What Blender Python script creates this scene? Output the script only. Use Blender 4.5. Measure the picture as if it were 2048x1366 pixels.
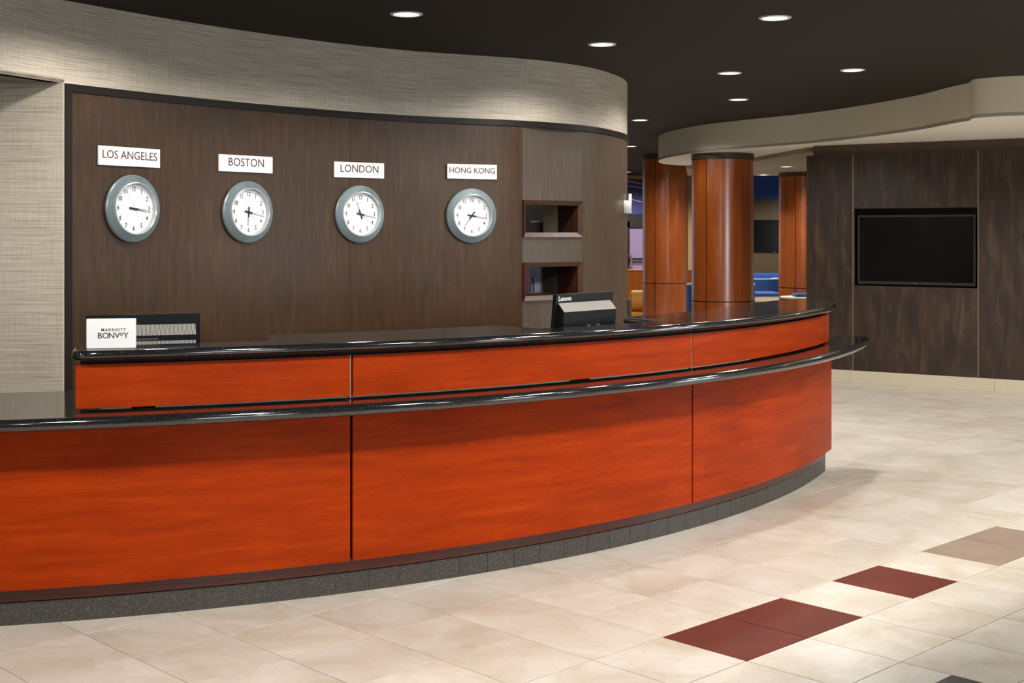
import bpy, bmesh, math, random
from mathutils import Vector, Matrix

for _o in list(bpy.data.objects):
    bpy.data.objects.remove(_o, do_unlink=True)
SC = bpy.context.scene
COL = SC.collection
random.seed(7)

# ------------------------------------------------------------------ camera
F_PX, HORIZON, EYE = 2650.0, 465.0, 1.60
cam_d = bpy.data.cameras.new('camera')
cam_d.sensor_width = 36.0
cam_d.lens = 36.0 * F_PX / 2048.0
cam_d.shift_y = -(683.0 - HORIZON) / 2048.0
cam_d.clip_start, cam_d.clip_end = 0.05, 120
cam = bpy.data.objects.new('camera', cam_d)
COL.objects.link(cam)
cam.location = (0, 0, EYE)
cam.rotation_euler = (math.radians(90), 0, 0)
SC.camera = cam

# ------------------------------------------------------------------ world, exposure, daylight
W = bpy.data.worlds.new('world')
SC.world = W
W.use_nodes = True
W.node_tree.nodes['Background'].inputs[0].default_value = (0.55, 0.62, 0.75, 1)
W.node_tree.nodes['Background'].inputs[1].default_value = 0.6
SC.view_settings.view_transform = 'Standard'
SC.view_settings.look = 'None'
SC.view_settings.gamma = 1.0
SC.view_settings.use_curve_mapping = False
SC.view_settings.exposure = 0.0
SC.cycles.max_bounces = 6
SC.cycles.diffuse_bounces = 3
SC.cycles.glossy_bounces = 4
SC.cycles.sample_clamp_indirect = 4.0
SPOT_W = 92.0

ROOM_BACK = -5.0
WINDOW_X = (-5.6, -3.4, 4.9, 6.7)
DAYLIGHT = (26.0, 26.0, 85.0, 85.0)
SIDE_Y = (1.6, 7.9)


def daylight(x, power):
    l = bpy.data.lights.new('daylight', 'AREA')
    l.shape = 'RECTANGLE'
    l.size, l.size_y = 1.6, 2.2
    l.energy = power
    l.color = (0.86, 0.93, 1.0)
    o = bpy.data.objects.new('daylight', l)
    COL.objects.link(o)
    o.location = (x, ROOM_BACK - 0.12, 1.35)
    o.rotation_euler = (math.radians(90), 0, 0)
    # area lights shine along local -Z; turn it to look into the room (+Y)
    o.rotation_euler = (math.radians(90), 0, math.radians(0))
    return o


for _x, _w in zip(WINDOW_X, DAYLIGHT):
    daylight(_x, _w)
for _y in SIDE_Y:
    _o = daylight(0, 80.0)
    _o.location = (10.42, _y, 1.35)
    _o.rotation_euler = (math.radians(90), 0, math.radians(90))


# ------------------------------------------------------------------ small helpers
def lin(r, g=None, b=None):
    if g is None:
        r, g, b = r
    f = lambda c: (c / 255 / 12.92) if c <= 10.3 else ((c / 255 + 0.055) / 1.055) ** 2.4
    return (f(r), f(g), f(b), 1.0)


def at(x, y, d):
    """point seen at pixel (x, y) of the 2048 wide photograph, at distance d"""
    return Vector(((x - 1024) / F_PX * d, d, EYE - (y - HORIZON) / F_PX * d))


def tag(o, label=None, cat=None, group=None, kind=None):
    if label: o['label'] = label
    if cat: o['category'] = cat
    if group: o['group'] = group
    if kind: o['kind'] = kind
    return o


def empty(name, loc=(0, 0, 0), rz=0.0):
    o = bpy.data.objects.new(name, None)
    COL.objects.link(o)
    o.empty_display_size = 0.1
    o.location = loc
    o.rotation_euler = (0, 0, rz)
    return o


def basis(o):
    return Matrix.LocRotScale(o.location, o.rotation_euler, o.scale)


def link(name, me, mat=None, parent=None, world=True):
    o = bpy.data.objects.new(name, me)
    COL.objects.link(o)
    if mat is not None and len(me.materials) == 0:
        me.materials.append(mat)
    if parent is not None:
        o.parent = parent
        if world:
            o.matrix_parent_inverse = world_of(parent).inverted()
    return o


def world_of(o):
    m = basis(o)
    if o.parent is not None:
        m = world_of(o.parent) @ o.matrix_parent_inverse @ m
    return m


def mesh(verts, faces, uvs=None, smooth=()):
    me = bpy.data.meshes.new('mesh')
    me.from_pydata([tuple(v) for v in verts], [], faces)
    if uvs is not None:
        lay = me.uv_layers.new(name='uv')
        k = 0
        for f in uvs:
            for c in f:
                lay.data[k].uv = c
                k += 1
    for i in smooth:
        me.polygons[i].use_smooth = True
    me.update()
    return me


def bm_mesh(bm, smooth=False):
    bmesh.ops.recalc_face_normals(bm, faces=bm.faces)
    me = bpy.data.meshes.new('mesh')
    bm.to_mesh(me)
    bm.free()
    if smooth:
        for p in me.polygons:
            p.use_smooth = True
    return me


def box_me(x0, x1, y0, y1, z0, z1, bevel=0.0, seg=2):
    bm = bmesh.new()
    vs = [bm.verts.new((x, y, z)) for x in (x0, x1) for y in (y0, y1) for z in (z0, z1)]
    for f in ((0, 1, 3, 2), (4, 6, 7, 5), (0, 4, 5, 1), (2, 3, 7, 6), (0, 2, 6, 4), (1, 5, 7, 3)):
        bm.faces.new([vs[i] for i in f])
    if bevel:
        bmesh.ops.bevel(bm, geom=list(bm.edges), offset=bevel, segments=seg, affect='EDGES', profile=0.5)
    return bm_mesh(bm)


def boxes_me(lst):
    bm = bmesh.new()
    for x0, x1, y0, y1, z0, z1 in lst:
        vs = [bm.verts.new((x, y, z)) for x in (x0, x1) for y in (y0, y1) for z in (z0, z1)]
        for f in ((0, 1, 3, 2), (4, 6, 7, 5), (0, 4, 5, 1), (2, 3, 7, 6), (0, 2, 6, 4), (1, 5, 7, 3)):
            bm.faces.new([vs[i] for i in f])
    return bm_mesh(bm)


def extrude_me(poly, axis, a0, a1):
    """extrude a closed 2D polygon; axis 'x': poly is (y,z); axis 'y': poly is (x,z); axis 'z': poly is (x,y)"""
    def v(p, a):
        return {'x': (a, p[0], p[1]), 'y': (p[0], a, p[1]), 'z': (p[0], p[1], a)}[axis]
    bm = bmesh.new()
    A = [bm.verts.new(v(p, a0)) for p in poly]
    B = [bm.verts.new(v(p, a1)) for p in poly]
    bm.faces.new(A)
    bm.faces.new(B[::-1])
    n = len(poly)
    for i in range(n):
        bm.faces.new((A[i], B[i], B[(i + 1) % n], A[(i + 1) % n]))
    return bm_mesh(bm)


def lathe_me(prof, n=48, axis='z', smooth=True):
    """revolve (r, h) profile; axis z: h is up; axis y: h goes towards -y (out of a wall)"""
    vs, fs = [], []
    for r, hgt in prof:
        for i in range(n):
            a = 2 * math.pi * i / n
            vs.append((r * math.cos(a), r * math.sin(a), hgt) if axis == 'z' else (r * math.cos(a), -hgt, r * math.sin(a)))
    for j in range(len(prof) - 1):
        for i in range(n):
            a, b = j * n + i, j * n + (i + 1) % n
            fs.append((a, b, b + n, a + n))
    bm = bmesh.new()
    bv = [bm.verts.new(v) for v in vs]
    for f in fs:
        try: bm.faces.new([bv[i] for i in f])
        except ValueError: pass
    bmesh.ops.remove_doubles(bm, verts=bm.verts, dist=1e-6)
    me = bm_mesh(bm)
    if smooth:
        for p in me.polygons:
            p.use_smooth = True
        try: me.set_sharp_from_angle(angle=math.radians(35))
        except Exception: pass
    return me


def normals2d(P, closed=False):
    out = []
    n = len(P)
    for i in range(n):
        a = P[(i - 1) % n] if (closed or i > 0) else P[i]
        b = P[(i + 1) % n] if (closed or i < n - 1) else P[i]
        tx, ty = b[0] - a[0], b[1] - a[1]
        l = math.hypot(tx, ty) or 1
        out.append((ty / l, -tx / l))
    return out


def strip_parts(P, z0, z1, th, flip=False, u0=0.0, base=0):
    """curved slab: front follows the plan polyline P, thickness th behind it"""
    N = normals2d(P)
    if flip: N = [(-a, -b) for a, b in N]
    n = len(P)
    V = []
    for (x, y), (nx, ny) in zip(P, N):
        V += [(x, y, z0), (x, y, z1), (x - nx * th, y - ny * th, z0), (x - nx * th, y - ny * th, z1)]
    V += V                                  # the edges stay crisp: rims have corners of their own
    m4 = 4 * n
    S = [u0]
    for i in range(1, n):
        S.append(S[-1] + math.hypot(P[i][0] - P[i - 1][0], P[i][1] - P[i - 1][1]))
    Fs, U, sm = [], [], []
    def add(f, uv, s=False):
        if flip:
            f = f[::-1]; uv = uv[::-1]
        Fs.append(tuple(base + k for k in f)); U.append(uv)
        if s: sm.append(len(Fs) - 1)
    for i in range(n - 1):
        a, b = 4 * i, 4 * i + 4
        add((a, b, b + 1, a + 1), [(S[i], z0), (S[i + 1], z0), (S[i + 1], z1), (S[i], z1)], True)
        add((b + 2, a + 2, a + 3, b + 3), [(S[i + 1], z0), (S[i], z0), (S[i], z1), (S[i + 1], z1)], True)
        add((m4 + a + 1, m4 + b + 1, m4 + b + 3, m4 + a + 3), [(S[i], z1), (S[i + 1], z1), (S[i + 1], z1 + th), (S[i], z1 + th)])
        add((m4 + b, m4 + a, m4 + a + 2, m4 + b + 2), [(S[i + 1], z0), (S[i], z0), (S[i], z0 - th), (S[i + 1], z0 - th)])
    add((m4, m4 + 1, m4 + 3, m4 + 2), [(S[0], z0), (S[0], z1), (S[0] - th, z1), (S[0] - th, z0)])
    e = 4 * (n - 1)
    add((m4 + e, m4 + e + 2, m4 + e + 3, m4 + e + 1), [(S[-1], z0), (S[-1] + th, z0), (S[-1] + th, z1), (S[-1], z1)])
    return V, Fs, U, sm


def strip_me(P, z0, z1, th, flip=False, u0=0.0):
    V, Fs, U, sm = strip_parts(P, z0, z1, th, flip, u0)
    return mesh(V, Fs, U, sm)


def strips_me(P, zs, th):
    V, Fs, U, sm = [], [], [], []
    for z0, z1 in zs:
        v, f, u, s = strip_parts(P, z0, z1, th, base=len(V))
        sm += [len(Fs) + k for k in s]
        V += v; Fs += f; U += u
    return mesh(V, Fs, U, sm)


def slab_me(outline, z0, z1, nose=None, k=8):
    """flat slab over a closed plan outline (counter-clockwise) with bullnosed edges"""
    r = (z1 - z0) / 2
    nose = r if nose is None else nose
    N = normals2d(outline, True)
    n = len(outline)
    V, Fs, sm = [], [], []
    for j in range(k + 1):
        a = -math.pi / 2 + math.pi * j / k
        ins, z = nose * (1 - math.cos(a)), (z0 + z1) / 2 + r * math.sin(a)
        for (x, y), (nx, ny) in zip(outline, N):
            V.append((x - nx * ins, y - ny * ins, z))
    for j in range(k):
        for i in range(n):
            a, b = j * n + i, j * n + (i + 1) % n
            sm.append(len(Fs))
            Fs.append((a, b, b + n, a + n))
    Fs.append(tuple(range(n))[::-1])
    Fs.append(tuple(k * n + i for i in range(n)))
    return mesh(V, Fs, None, sm)


def text_me(txt, size, extrude=0.0008, sx=1.0, align='CENTER', spacing=1.0, bold=0.0):
    """lettering lying in the local XZ plane, reading from the -Y side, centred on the origin"""
    c = bpy.data.curves.new('text', 'FONT')
    c.body = txt
    c.size = size
    c.align_x, c.align_y = align, 'CENTER'
    c.extrude = extrude
    c.offset = bold
    c.space_character = spacing
    c.resolution_u = 3
    o = bpy.data.objects.new('text', c)
    COL.objects.link(o)
    dg = bpy.context.evaluated_depsgraph_get()
    me = bpy.data.meshes.new_from_object(o.evaluated_get(dg))
    bpy.data.objects.remove(o, do_unlink=True)
    bpy.data.curves.remove(c)
    me.transform(Matrix.Rotation(math.radians(90), 4, 'X') @ Matrix.Diagonal((sx, 1, 1, 1)))
    me.materials.clear()
    return me


# ------------------------------------------------------------------ materials
MATS = {}



def nodes_of(name):
    m = bpy.data.materials.new(name)
    m.use_nodes = True
    MATS[name] = m
    nt = m.node_tree
    return m, nt, nt.nodes['Principled BSDF']


def mat(name, col, rough=0.5, metal=0.0, spec=0.5, coat=0.0):
    m, nt, b = nodes_of(name)
    b.inputs['Base Color'].default_value = col
    b.inputs['Roughness'].default_value = rough
    b.inputs['Metallic'].default_value = metal
    b.inputs['Specular IOR Level'].default_value = spec
    b.inputs['Coat Weight'].default_value = coat
    b.inputs['Coat Roughness'].default_value = 0.15
    return m


def coords(nt, kind, scale):
    if kind == 'WORLD':
        g = nt.nodes.new('ShaderNodeNewGeometry'); src = g.outputs['Position']
    else:
        t = nt.nodes.new('ShaderNodeTexCoord'); src = t.outputs['UV' if kind == 'UV' else 'Object']
    mp = nt.nodes.new('ShaderNodeMapping')
    mp.inputs['Scale'].default_value = scale
    nt.links.new(src, mp.inputs[0])
    return mp.outputs[0]


def noise(nt, vec, scale=1.0, detail=4.0, rough=0.55, dist=0.0):
    n = nt.nodes.new('ShaderNodeTexNoise')
    n.inputs['Scale'].default_value = scale
    n.inputs['Detail'].default_value = detail
    n.inputs['Roughness'].default_value = rough
    n.inputs['Distortion'].default_value = dist
    nt.links.new(vec, n.inputs['Vector'])
    return n.outputs['Fac']


def ramp(nt, fac, stops):
    r = nt.nodes.new('ShaderNodeValToRGB')
    e = r.color_ramp.elements
    e[0].position, e[0].color = stops[0]
    e[1].position, e[1].color = stops[-1]
    for p, c in stops[1:-1]:
        q = e.new(p); q.color = c
    nt.links.new(fac, r.inputs[0])
    return r.outputs[0]


def mixc(nt, a, b, fac, mode='MIX'):
    m = nt.nodes.new('ShaderNodeMix')
    m.data_type = 'RGBA'
    m.blend_type = mode
    for sock, v in ((m.inputs[0], fac), (m.inputs[6], a), (m.inputs[7], b)):
        if hasattr(v, 'is_linked'): nt.links.new(v, sock)
        else: sock.default_value = v
    return m.outputs[2]


def bump(nt, b, h, strength, dist=0.002):
    n = nt.nodes.new('ShaderNodeBump')
    n.inputs['Strength'].default_value = strength
    n.inputs['Distance'].default_value = dist
    nt.links.new(h, n.inputs['Height'])
    nt.links.new(n.outputs[0], b.inputs['Normal'])


def wood(name, c0, c1, c2, kind='UV', along=(1.2, 14, 14), rough=0.3, coat=0.3, cloud=0.5, spec=0.5):
    """veneer: stretched figure plus broad cloudy tone"""
    m, nt, b = nodes_of(name)
    v = coords(nt, kind, along)
    g = ramp(nt, noise(nt, v, 1.6, 6, 0.62, 0.6), [(0.30, c0), (0.52, c1), (0.72, c2)])
    v2 = coords(nt, kind, tuple(a * 9 for a in along))
    fine = ramp(nt, noise(nt, v2, 2.0, 3, 0.6), [(0.3, (0.78, 0.76, 0.74, 1)), (0.7, (1.08, 1.08, 1.08, 1))])
    v3 = coords(nt, kind, (1.1, 1.6, 1.6))
    cl = ramp(nt, noise(nt, v3, 1.3, 3, 0.5), [(0.3, (0.72, 0.68, 0.66, 1)), (0.7, (1.12, 1.1, 1.08, 1))])
    c = mixc(nt, g, fine, 1.0, 'MULTIPLY')
    c = mixc(nt, c, cl, cloud, 'MULTIPLY')
    nt.links.new(c, b.inputs['Base Color'])
    b.inputs['Roughness'].default_value = rough
    b.inputs['Specular IOR Level'].default_value = spec
    b.inputs['Coat Weight'].default_value = coat
    b.inputs['Coat Roughness'].default_value = 0.2
    return m


CHERRY = wood('cherry_veneer', lin(150, 46, 0), lin(168, 55, 0), lin(182, 64, 2), rough=0.45, coat=0.0, cloud=0.6, spec=0.12)
CHERRY_D = wood('cherry_reveal', lin(70, 24, 14), lin(86, 30, 16), lin(98, 36, 18), rough=0.35, coat=0.2)
COLW = wood('column_veneer', lin(148, 72, 18), lin(172, 86, 22), lin(190, 102, 30), kind='OBJ', along=(9, 9, 0.9), rough=0.34, coat=0.9)
COLW.node_tree.nodes['Principled BSDF'].inputs['Coat IOR'].default_value = 2.1
DARKW = wood('espresso_veneer', lin(54, 37, 20), lin(66, 46, 25), lin(80, 57, 33), along=(18, 2.0, 1), rough=0.36, coat=0.0, cloud=0.9, spec=0.4)
DARKW2 = wood('grey_espresso_veneer', lin(72, 60, 50), lin(80, 68, 57), lin(88, 76, 64), along=(26, 2.2, 1), rough=0.36, coat=0.0, cloud=0.4)
TVW = wood('smoked_panel', lin(46, 36, 30), lin(64, 50, 41), lin(98, 74, 56), along=(7, 1.3, 1), rough=0.42, coat=0.0, cloud=0.9)
FRAMEW = wood('niche_moulding', lin(60, 36, 22), lin(74, 45, 28), lin(86, 55, 35), kind='OBJ', along=(9, 9, 9), rough=0.45, coat=0.0, spec=0.3)
ORANGE = wood('honey_veneer', lin(176, 96, 22), lin(196, 112, 28), lin(212, 128, 40), kind='OBJ', along=(9, 9, 1), rough=0.4)
TRIMD = mat('black_brown_trim', lin(30, 24, 18), 0.45, spec=0.25)
GAP = mat('shadow_black', lin(14, 10, 8), 0.6)
BRASS = mat('aged_steel_seam', lin(168, 150, 120), 0.35, 0.6)
CAPM = mat('column_cap_paint', lin(78, 68, 56), 0.5)
CREAM = mat('cream_paint', lin(247, 239, 214), 0.7)
TAN = mat('tan_wall_paint', lin(158, 130, 92), 0.7)
PIPING = mat('pale_blue_piping', lin(176, 190, 206), 0.6)
BANDW = wood('band_veneer_lit_tone', lin(84, 64, 52), lin(98, 76, 61), lin(112, 88, 70), along=(3, 6, 1), rough=0.4, coat=0.0)  # paler brown paints in the light the band gets under the white underside
CEILW = mat('soffit_white_paint', lin(240, 235, 224), 0.7)
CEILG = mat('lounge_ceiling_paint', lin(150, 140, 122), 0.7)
DARKC = mat('dark_ceiling_paint', lin(38, 33, 26), 0.75, spec=0.25)
ROOMW = mat('lobby_wall_paint', lin(205, 196, 180), 0.7)
WHITE = mat('white_trim', lin(236, 234, 228), 0.4)
BLACKP = mat('black_plastic', lin(15, 18, 18), 0.4, spec=0.35)
GREYP = mat('grey_plastic', lin(140, 136, 130), 0.5)
SCREEN = mat('screen_glass', lin(14, 14, 15), 0.12, spec=0.4)
BEZEL = mat('bezel_plastic', lin(52, 54, 50), 0.25)
SILVER = mat('brushed_silver', lin(200, 200, 200), 0.28, 1.0)
INKB = mat('brown_ink', lin(74, 34, 28), 0.6)
INKK = mat('black_ink', lin(24, 24, 26), 0.6)
SIGNW = mat('sign_white', lin(240, 240, 240), 0.45)
ACRYL = mat('white_acrylic', lin(246, 247, 247), 0.08, coat=0.5)
DIAL = mat('dial_white', lin(243, 245, 248), 0.4)
CASE = mat('clock_case_blue_grey', lin(136, 152, 156), 0.3, 0.35)
RIM = mat('clock_inner_rim', lin(214, 220, 222), 0.2, 0.5)
BLUE = mat('blue_upholstery', lin(44, 82, 156), 0.8)
BLUEP = mat('blue_wall_paint', lin(40, 84, 168), 0.7)
OLIVE = mat('olive_wall_panel', lin(80, 66, 36), 0.6)
MUSTARD = mat('mustard_upholstery', lin(222, 160, 62), 0.6)
PURPLE = mat('lavender_curtain', lin(150, 128, 168), 0.8)
DUSK = mat('dusk_blue_board', lin(52, 58, 128), 0.5)
STONEB = mat('cream_stone', lin(216, 206, 184), 0.4)
GREYB = mat('grey_panel', lin(70, 66, 58), 0.6)
LAVW = mat('pale_lavender_plastic', lin(176, 180, 206), 0.5)
CARPET = mat('lounge_carpet', lin(92, 74, 58), 0.9)
_c, _nt, _b = nodes_of('lit_diffuser')
LIT = _c
_b.inputs['Base Color'].default_value = (0.9, 0.9, 0.88, 1)
_b.inputs['Emission Color'].default_value = (1.0, 0.95, 0.84, 1)
_b.inputs['Emission Strength'].default_value = 6.0


def granite():
    m, nt, b = nodes_of('black_granite')
    v = coords(nt, 'WORLD', (1, 1, 1))
    c = ramp(nt, noise(nt, v, 260, 3, 0.7), [(0.45, lin(18, 18, 19)), (0.60, lin(40, 40, 41)), (0.74, lin(112, 112, 112))])
    nt.links.new(c, b.inputs['Base Color'])
    b.inputs['Roughness'].default_value = 0.09
    b.inputs['IOR'].default_value = 1.9
    return m


def kick_stone():
    m, nt, b = nodes_of('charcoal_kick_stone')
    v = coords(nt, 'WORLD', (1, 1, 1))
    c = ramp(nt, noise(nt, v, 130, 4, 0.75), [(0.36, lin(48, 46, 42)), (0.56, lin(70, 68, 63)), (0.74, lin(126, 124, 116))])
    nt.links.new(c, b.inputs['Base Color'])
    b.inputs['Roughness'].default_value = 0.42
    return m


def weave():
    m, nt, b = nodes_of('grasscloth')
    h = noise(nt, coords(nt, 'UV', (2.5, 150, 1)), 1.0, 3, 0.7)
    w = noise(nt, coords(nt, 'UV', (150, 5, 1)), 1.0, 3, 0.7)
    big = noise(nt, coords(nt, 'UV', (1.6, 1.1, 1)), 1.0, 3, 0.6)
    c1 = ramp(nt, h, [(0.30, lin(166, 154, 138)), (0.5, lin(208, 198, 183)), (0.7, lin(228, 219, 204))])
    c2 = ramp(nt, w, [(0.3, (0.80, 0.79, 0.77, 1)), (0.65, (1.04, 1.04, 1.03, 1))])
    c3 = ramp(nt, big, [(0.3, (0.88, 0.87, 0.84, 1)), (0.7, (1.05, 1.05, 1.04, 1))])
    c = mixc(nt, c1, c2, 0.8, 'MULTIPLY')
    c = mixc(nt, c, c3, 0.8, 'MULTIPLY')
    nt.links.new(c, b.inputs['Base Color'])
    b.inputs['Roughness'].default_value = 0.55
    bump(nt, b, h, 0.25, 0.001)
    return m


def stone_tile(name, c0, c1, c2, sc=2.6, rough=0.3, speck=None):
    m, nt, b = nodes_of(name)
    v = coords(nt, 'WORLD', (1, 1, 1))
    info = nt.nodes.new('ShaderNodeObjectInfo')
    add = nt.nodes.new('ShaderNodeVectorMath')
    comb = nt.nodes.new('ShaderNodeCombineXYZ')
    mul = nt.nodes.new('ShaderNodeMath'); mul.operation = 'MULTIPLY'; mul.inputs[1].default_value = 37.0
    nt.links.new(info.outputs['Random'], mul.inputs[0])
    nt.links.new(mul.outputs[0], comb.inputs[0]); nt.links.new(mul.outputs[0], comb.inputs[2])
    nt.links.new(v, add.inputs[0]); nt.links.new(comb.outputs[0], add.inputs[1])
    c = ramp(nt, noise(nt, add.outputs[0], sc, 6, 0.62, 0.8), [(0.3, c0), (0.5, c1), (0.66, c2)])
    if speck:
        s = ramp(nt, noise(nt, v, 240, 2, 0.6), [(0.35, (0.78, 0.78, 0.78, 1)), (0.65, (1.15, 1.15, 1.15, 1))])
        c = mixc(nt, c, s, speck, 'MULTIPLY')
    else:
        s = ramp(nt, noise(nt, add.outputs[0], 16, 5, 0.7, 1.5), [(0.34, (0.93, 0.90, 0.85, 1)), (0.56, (1.02, 1.02, 1.02, 1))])
        c = mixc(nt, c, s, 0.8, 'MULTIPLY')
    t = nt.nodes.new('ShaderNodeMapRange')
    t.inputs[3].default_value, t.inputs[4].default_value = 0.94, 1.03
    nt.links.new(info.outputs['Random'], t.inputs[0])
    tone = nt.nodes.new('ShaderNodeCombineColor')
    for k in range(3): nt.links.new(t.outputs[0], tone.inputs[k])
    c = mixc(nt, c, tone.outputs[0], 1.0, 'MULTIPLY')
    nt.links.new(c, b.inputs['Base Color'])
    b.inputs['Roughness'].default_value = rough
    return m


def vent_mat():
    m, nt, b = nodes_of('slotted_vent')
    v = coords(nt, 'OBJ', (1, 1, 1))
    w = nt.nodes.new('ShaderNodeTexWave')
    w.bands_direction = 'X'
    w.inputs['Scale'].default_value = 55
    nt.links.new(v, w.inputs['Vector'])
    nt.links.new(ramp(nt, w.outputs['Fac'], [(0.35, lin(58, 58, 58)), (0.6, lin(190, 187, 182))]), b.inputs['Base Color'])
    b.inputs['Roughness'].default_value = 0.5
    return m


GRANITE, KICK, WEAVE, VENT = granite(), kick_stone(), weave(), vent_mat()
TILE = stone_tile('beige_floor_tile', lin(200, 188, 170), lin(215, 207, 195), lin(224, 219, 210))
TILE_R = stone_tile('red_floor_tile', lin(92, 31, 15), lin(99, 34, 17), lin(106, 38, 20), 3, 0.55, 0.6)
TILE_R.node_tree.nodes['Principled BSDF'].inputs['Specular IOR Level'].default_value = 0.12
TILE_G = stone_tile('taupe_floor_tile', lin(142, 122, 106), lin(150, 130, 114), lin(160, 140, 124), 3, 0.35, 0.5)
TILE_K = stone_tile('black_floor_tile', lin(30, 30, 31), lin(38, 38, 39), lin(46, 46, 47), 3, 0.35, 0.5)
GROUT = mat('grout', lin(112, 92, 68), 0.9)

# ------------------------------------------------------------------ plan of the place
Z_CEIL, Z_SOF, Z_UNDER, Z_LOUNGE = 2.86, 2.41, 2.54, 2.49
CC = (-3.49, 11.31)          # centre of the curved reception desk
R_PANEL, R_KICK = 6.135, 6.09


def pol(r, deg):
    a = math.radians(deg)
    return (CC[0] + r * math.sin(a), CC[1] - r * math.cos(a))


def arc(r, a0, a1, step=0.7):
    n = max(2, int(abs(a1 - a0) / step) + 1)
    return [pol(r, a0 + (a1 - a0) * i / (n - 1)) for i in range(n)]


def sight(x, r):
    """where the line of sight through image column x meets the desk circle of radius r (degrees)"""
    t = (x - 1024) / F_PX
    A = t * t + 1; B = -2 * (t * CC[0] + CC[1]); C_ = CC[0] ** 2 + CC[1] ** 2 - r * r
    d = (-B - math.sqrt(B * B - 4 * A * C_)) / (2 * A)
    return math.degrees(math.atan2(t * d - CC[0], CC[1] - d))


class Path:
    def __init__(self, pts, per=14):
        P = []
        n = len(pts)
        for i in range(n - 1):
            p0, p1, p2, p3 = pts[max(i - 1, 0)], pts[i], pts[i + 1], pts[min(i + 2, n - 1)]
            for k in range(per):
                t = k / per
                P.append(tuple(0.5 * (2 * p1[c] + (p2[c] - p0[c]) * t + (2 * p0[c] - 5 * p1[c] + 4 * p2[c] - p3[c]) * t * t
                                      + (3 * p1[c] - p0[c] - 3 * p2[c] + p3[c]) * t ** 3) for c in (0, 1)))
        P.append(tuple(pts[-1]))
        self.P = P
        self.S = [0.0]
        for a, b in zip(P, P[1:]):
            self.S.append(self.S[-1] + math.hypot(b[0] - a[0], b[1] - a[1]))
        self.L = self.S[-1]

    def ev(self, s):
        s = min(max(s, 0), self.L)
        for i in range(len(self.S) - 1):
            if s <= self.S[i + 1]:
                t = (s - self.S[i]) / (self.S[i + 1] - self.S[i] or 1)
                a, b = self.P[i], self.P[i + 1]
                return (a[0] + (b[0] - a[0]) * t, a[1] + (b[1] - a[1]) * t)
        return self.P[-1]

    def sub(self, s0, s1, step=0.06):
        n = max(2, int((s1 - s0) / step) + 1)
        return [self.ev(s0 + (s1 - s0) * i / (n - 1)) for i in range(n)]

    def frame(self, s):
        p, a, b = self.ev(s), self.ev(s - 0.12), self.ev(s + 0.12)
        tx, ty = b[0] - a[0], b[1] - a[1]
        return p, math.atan2(ty, tx)

    def col(self, x):
        """arc length at which the path crosses image column x"""
        t = (x - 1024) / F_PX
        for i in range(len(self.P) - 1):
            a, b = self.P[i], self.P[i + 1]
            fa, fb = a[0] - t * a[1], b[0] - t * b[1]
            if fa <= 0 <= fb:
                return self.S[i] + (self.S[i + 1] - self.S[i]) * (-fa / ((fb - fa) or 1))
        return 0.0


# ------------------------------------------------------------------ floor
T = 0.4064
TA, TB = Vector((0.29198, 0.28244)), Vector((0.28244, -0.29198))
T0 = Vector((-1.42136, 4.98537))
floor = link('floor', box_me(-9, 11, ROOM_BACK - 0.4, 31, -0.12, -0.0045), GROUT)
tag(floor, 'large beige stone tile floor of the lobby with dark grout lines', kind='structure')
TILE_ANG = math.atan2(TA.y, TA.x)


def tile_me(a, b, mt):
    g = 0.0019
    me = box_me(-a * T / 2 + g, a * T / 2 - g, -b * T / 2 + g, b * T / 2 - g, -0.012, 0.0, 0.0008, 1)
    me.materials.append(mt)
    return me


TILES = {k: tile_me(1, 1, v) for k, v in (('b', TILE), ('r', TILE_R), ('g', TILE_G), ('k', TILE_K))}
HALF_B, HALF_K = tile_me(1, 0.5, TILE), tile_me(1, 0.5, TILE_K)
special = {(4, 3): 'r', (5, 3): 'r', (7, 3): 'r', (9, 3): 'g', (10, 3): 'g'}


def tile_at(i, j, me, dj=0.5):
    p = T0 + TA * (i + 0.5) + TB * (j + dj)
    o = link('floor_tile', me, None, floor, world=False)
    o.location = (p.x, p.y, 0)
    o.rotation_euler = (0, 0, TILE_ANG)
    return o


def project(x, y, z):
    return 1024 + F_PX * x / y, HORIZON + (EYE - z) * F_PX / y


cells = []
for i in range(-45, 70):
    for j in range(-55, 50):
        p = T0 + TA * (i + 0.5) + TB * (j + 0.5)
        if not (-8.6 < p.x < 10.6 and ROOM_BACK + 0.2 < p.y < 24): continue
        rr = math.hypot(p.x - CC[0], p.y - CC[1])
        ang = math.degrees(math.atan2(p.x - CC[0], CC[1] - p.y))
        if rr < R_KICK - 0.35 and -12 < ang < 66.5: continue      # under and behind the desk
        vis = 0
        if p.y > 1.0 and not (rr < R_KICK - 0.3):
            u, v = project(p.x, p.y, 0)
            if -130 < u < 2180 and 700 < v < 1440 and p.y < 14.6: vis = 1 / p.y
        cells.append((vis, i, j, p))
cells.sort(key=lambda c: -c[0])
shown = set()
for vis, i, j, p in cells[:290]:
    if vis == 0: break
    shown.add((i, j))
    if (i, j) == (4, 5):
        tile_at(i, j, HALF_B, 0.25); tile_at(i, j, HALF_K, 0.75)
        continue
    tile_at(i, j, TILES[special.get((i, j), 'b')])
rest = bmesh.new()
for vis, i, j, p in cells:
    if (i, j) in shown: continue
    g = 0.0019 / T
    q = [T0 + TA * (i + a) + TB * (j + b) for a, b in ((g, g), (g, 1 - g), (1 - g, 1 - g), (1 - g, g))]
    rest.faces.new([rest.verts.new((v.x, v.y, 0)) for v in q])
for f_ in rest.faces: f_.normal_update()
bmesh.ops.reverse_faces(rest, faces=[f_ for f_ in rest.faces if f_.normal.z < 0])
_me = bpy.data.meshes.new('mesh'); rest.to_mesh(_me); rest.free()
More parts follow.
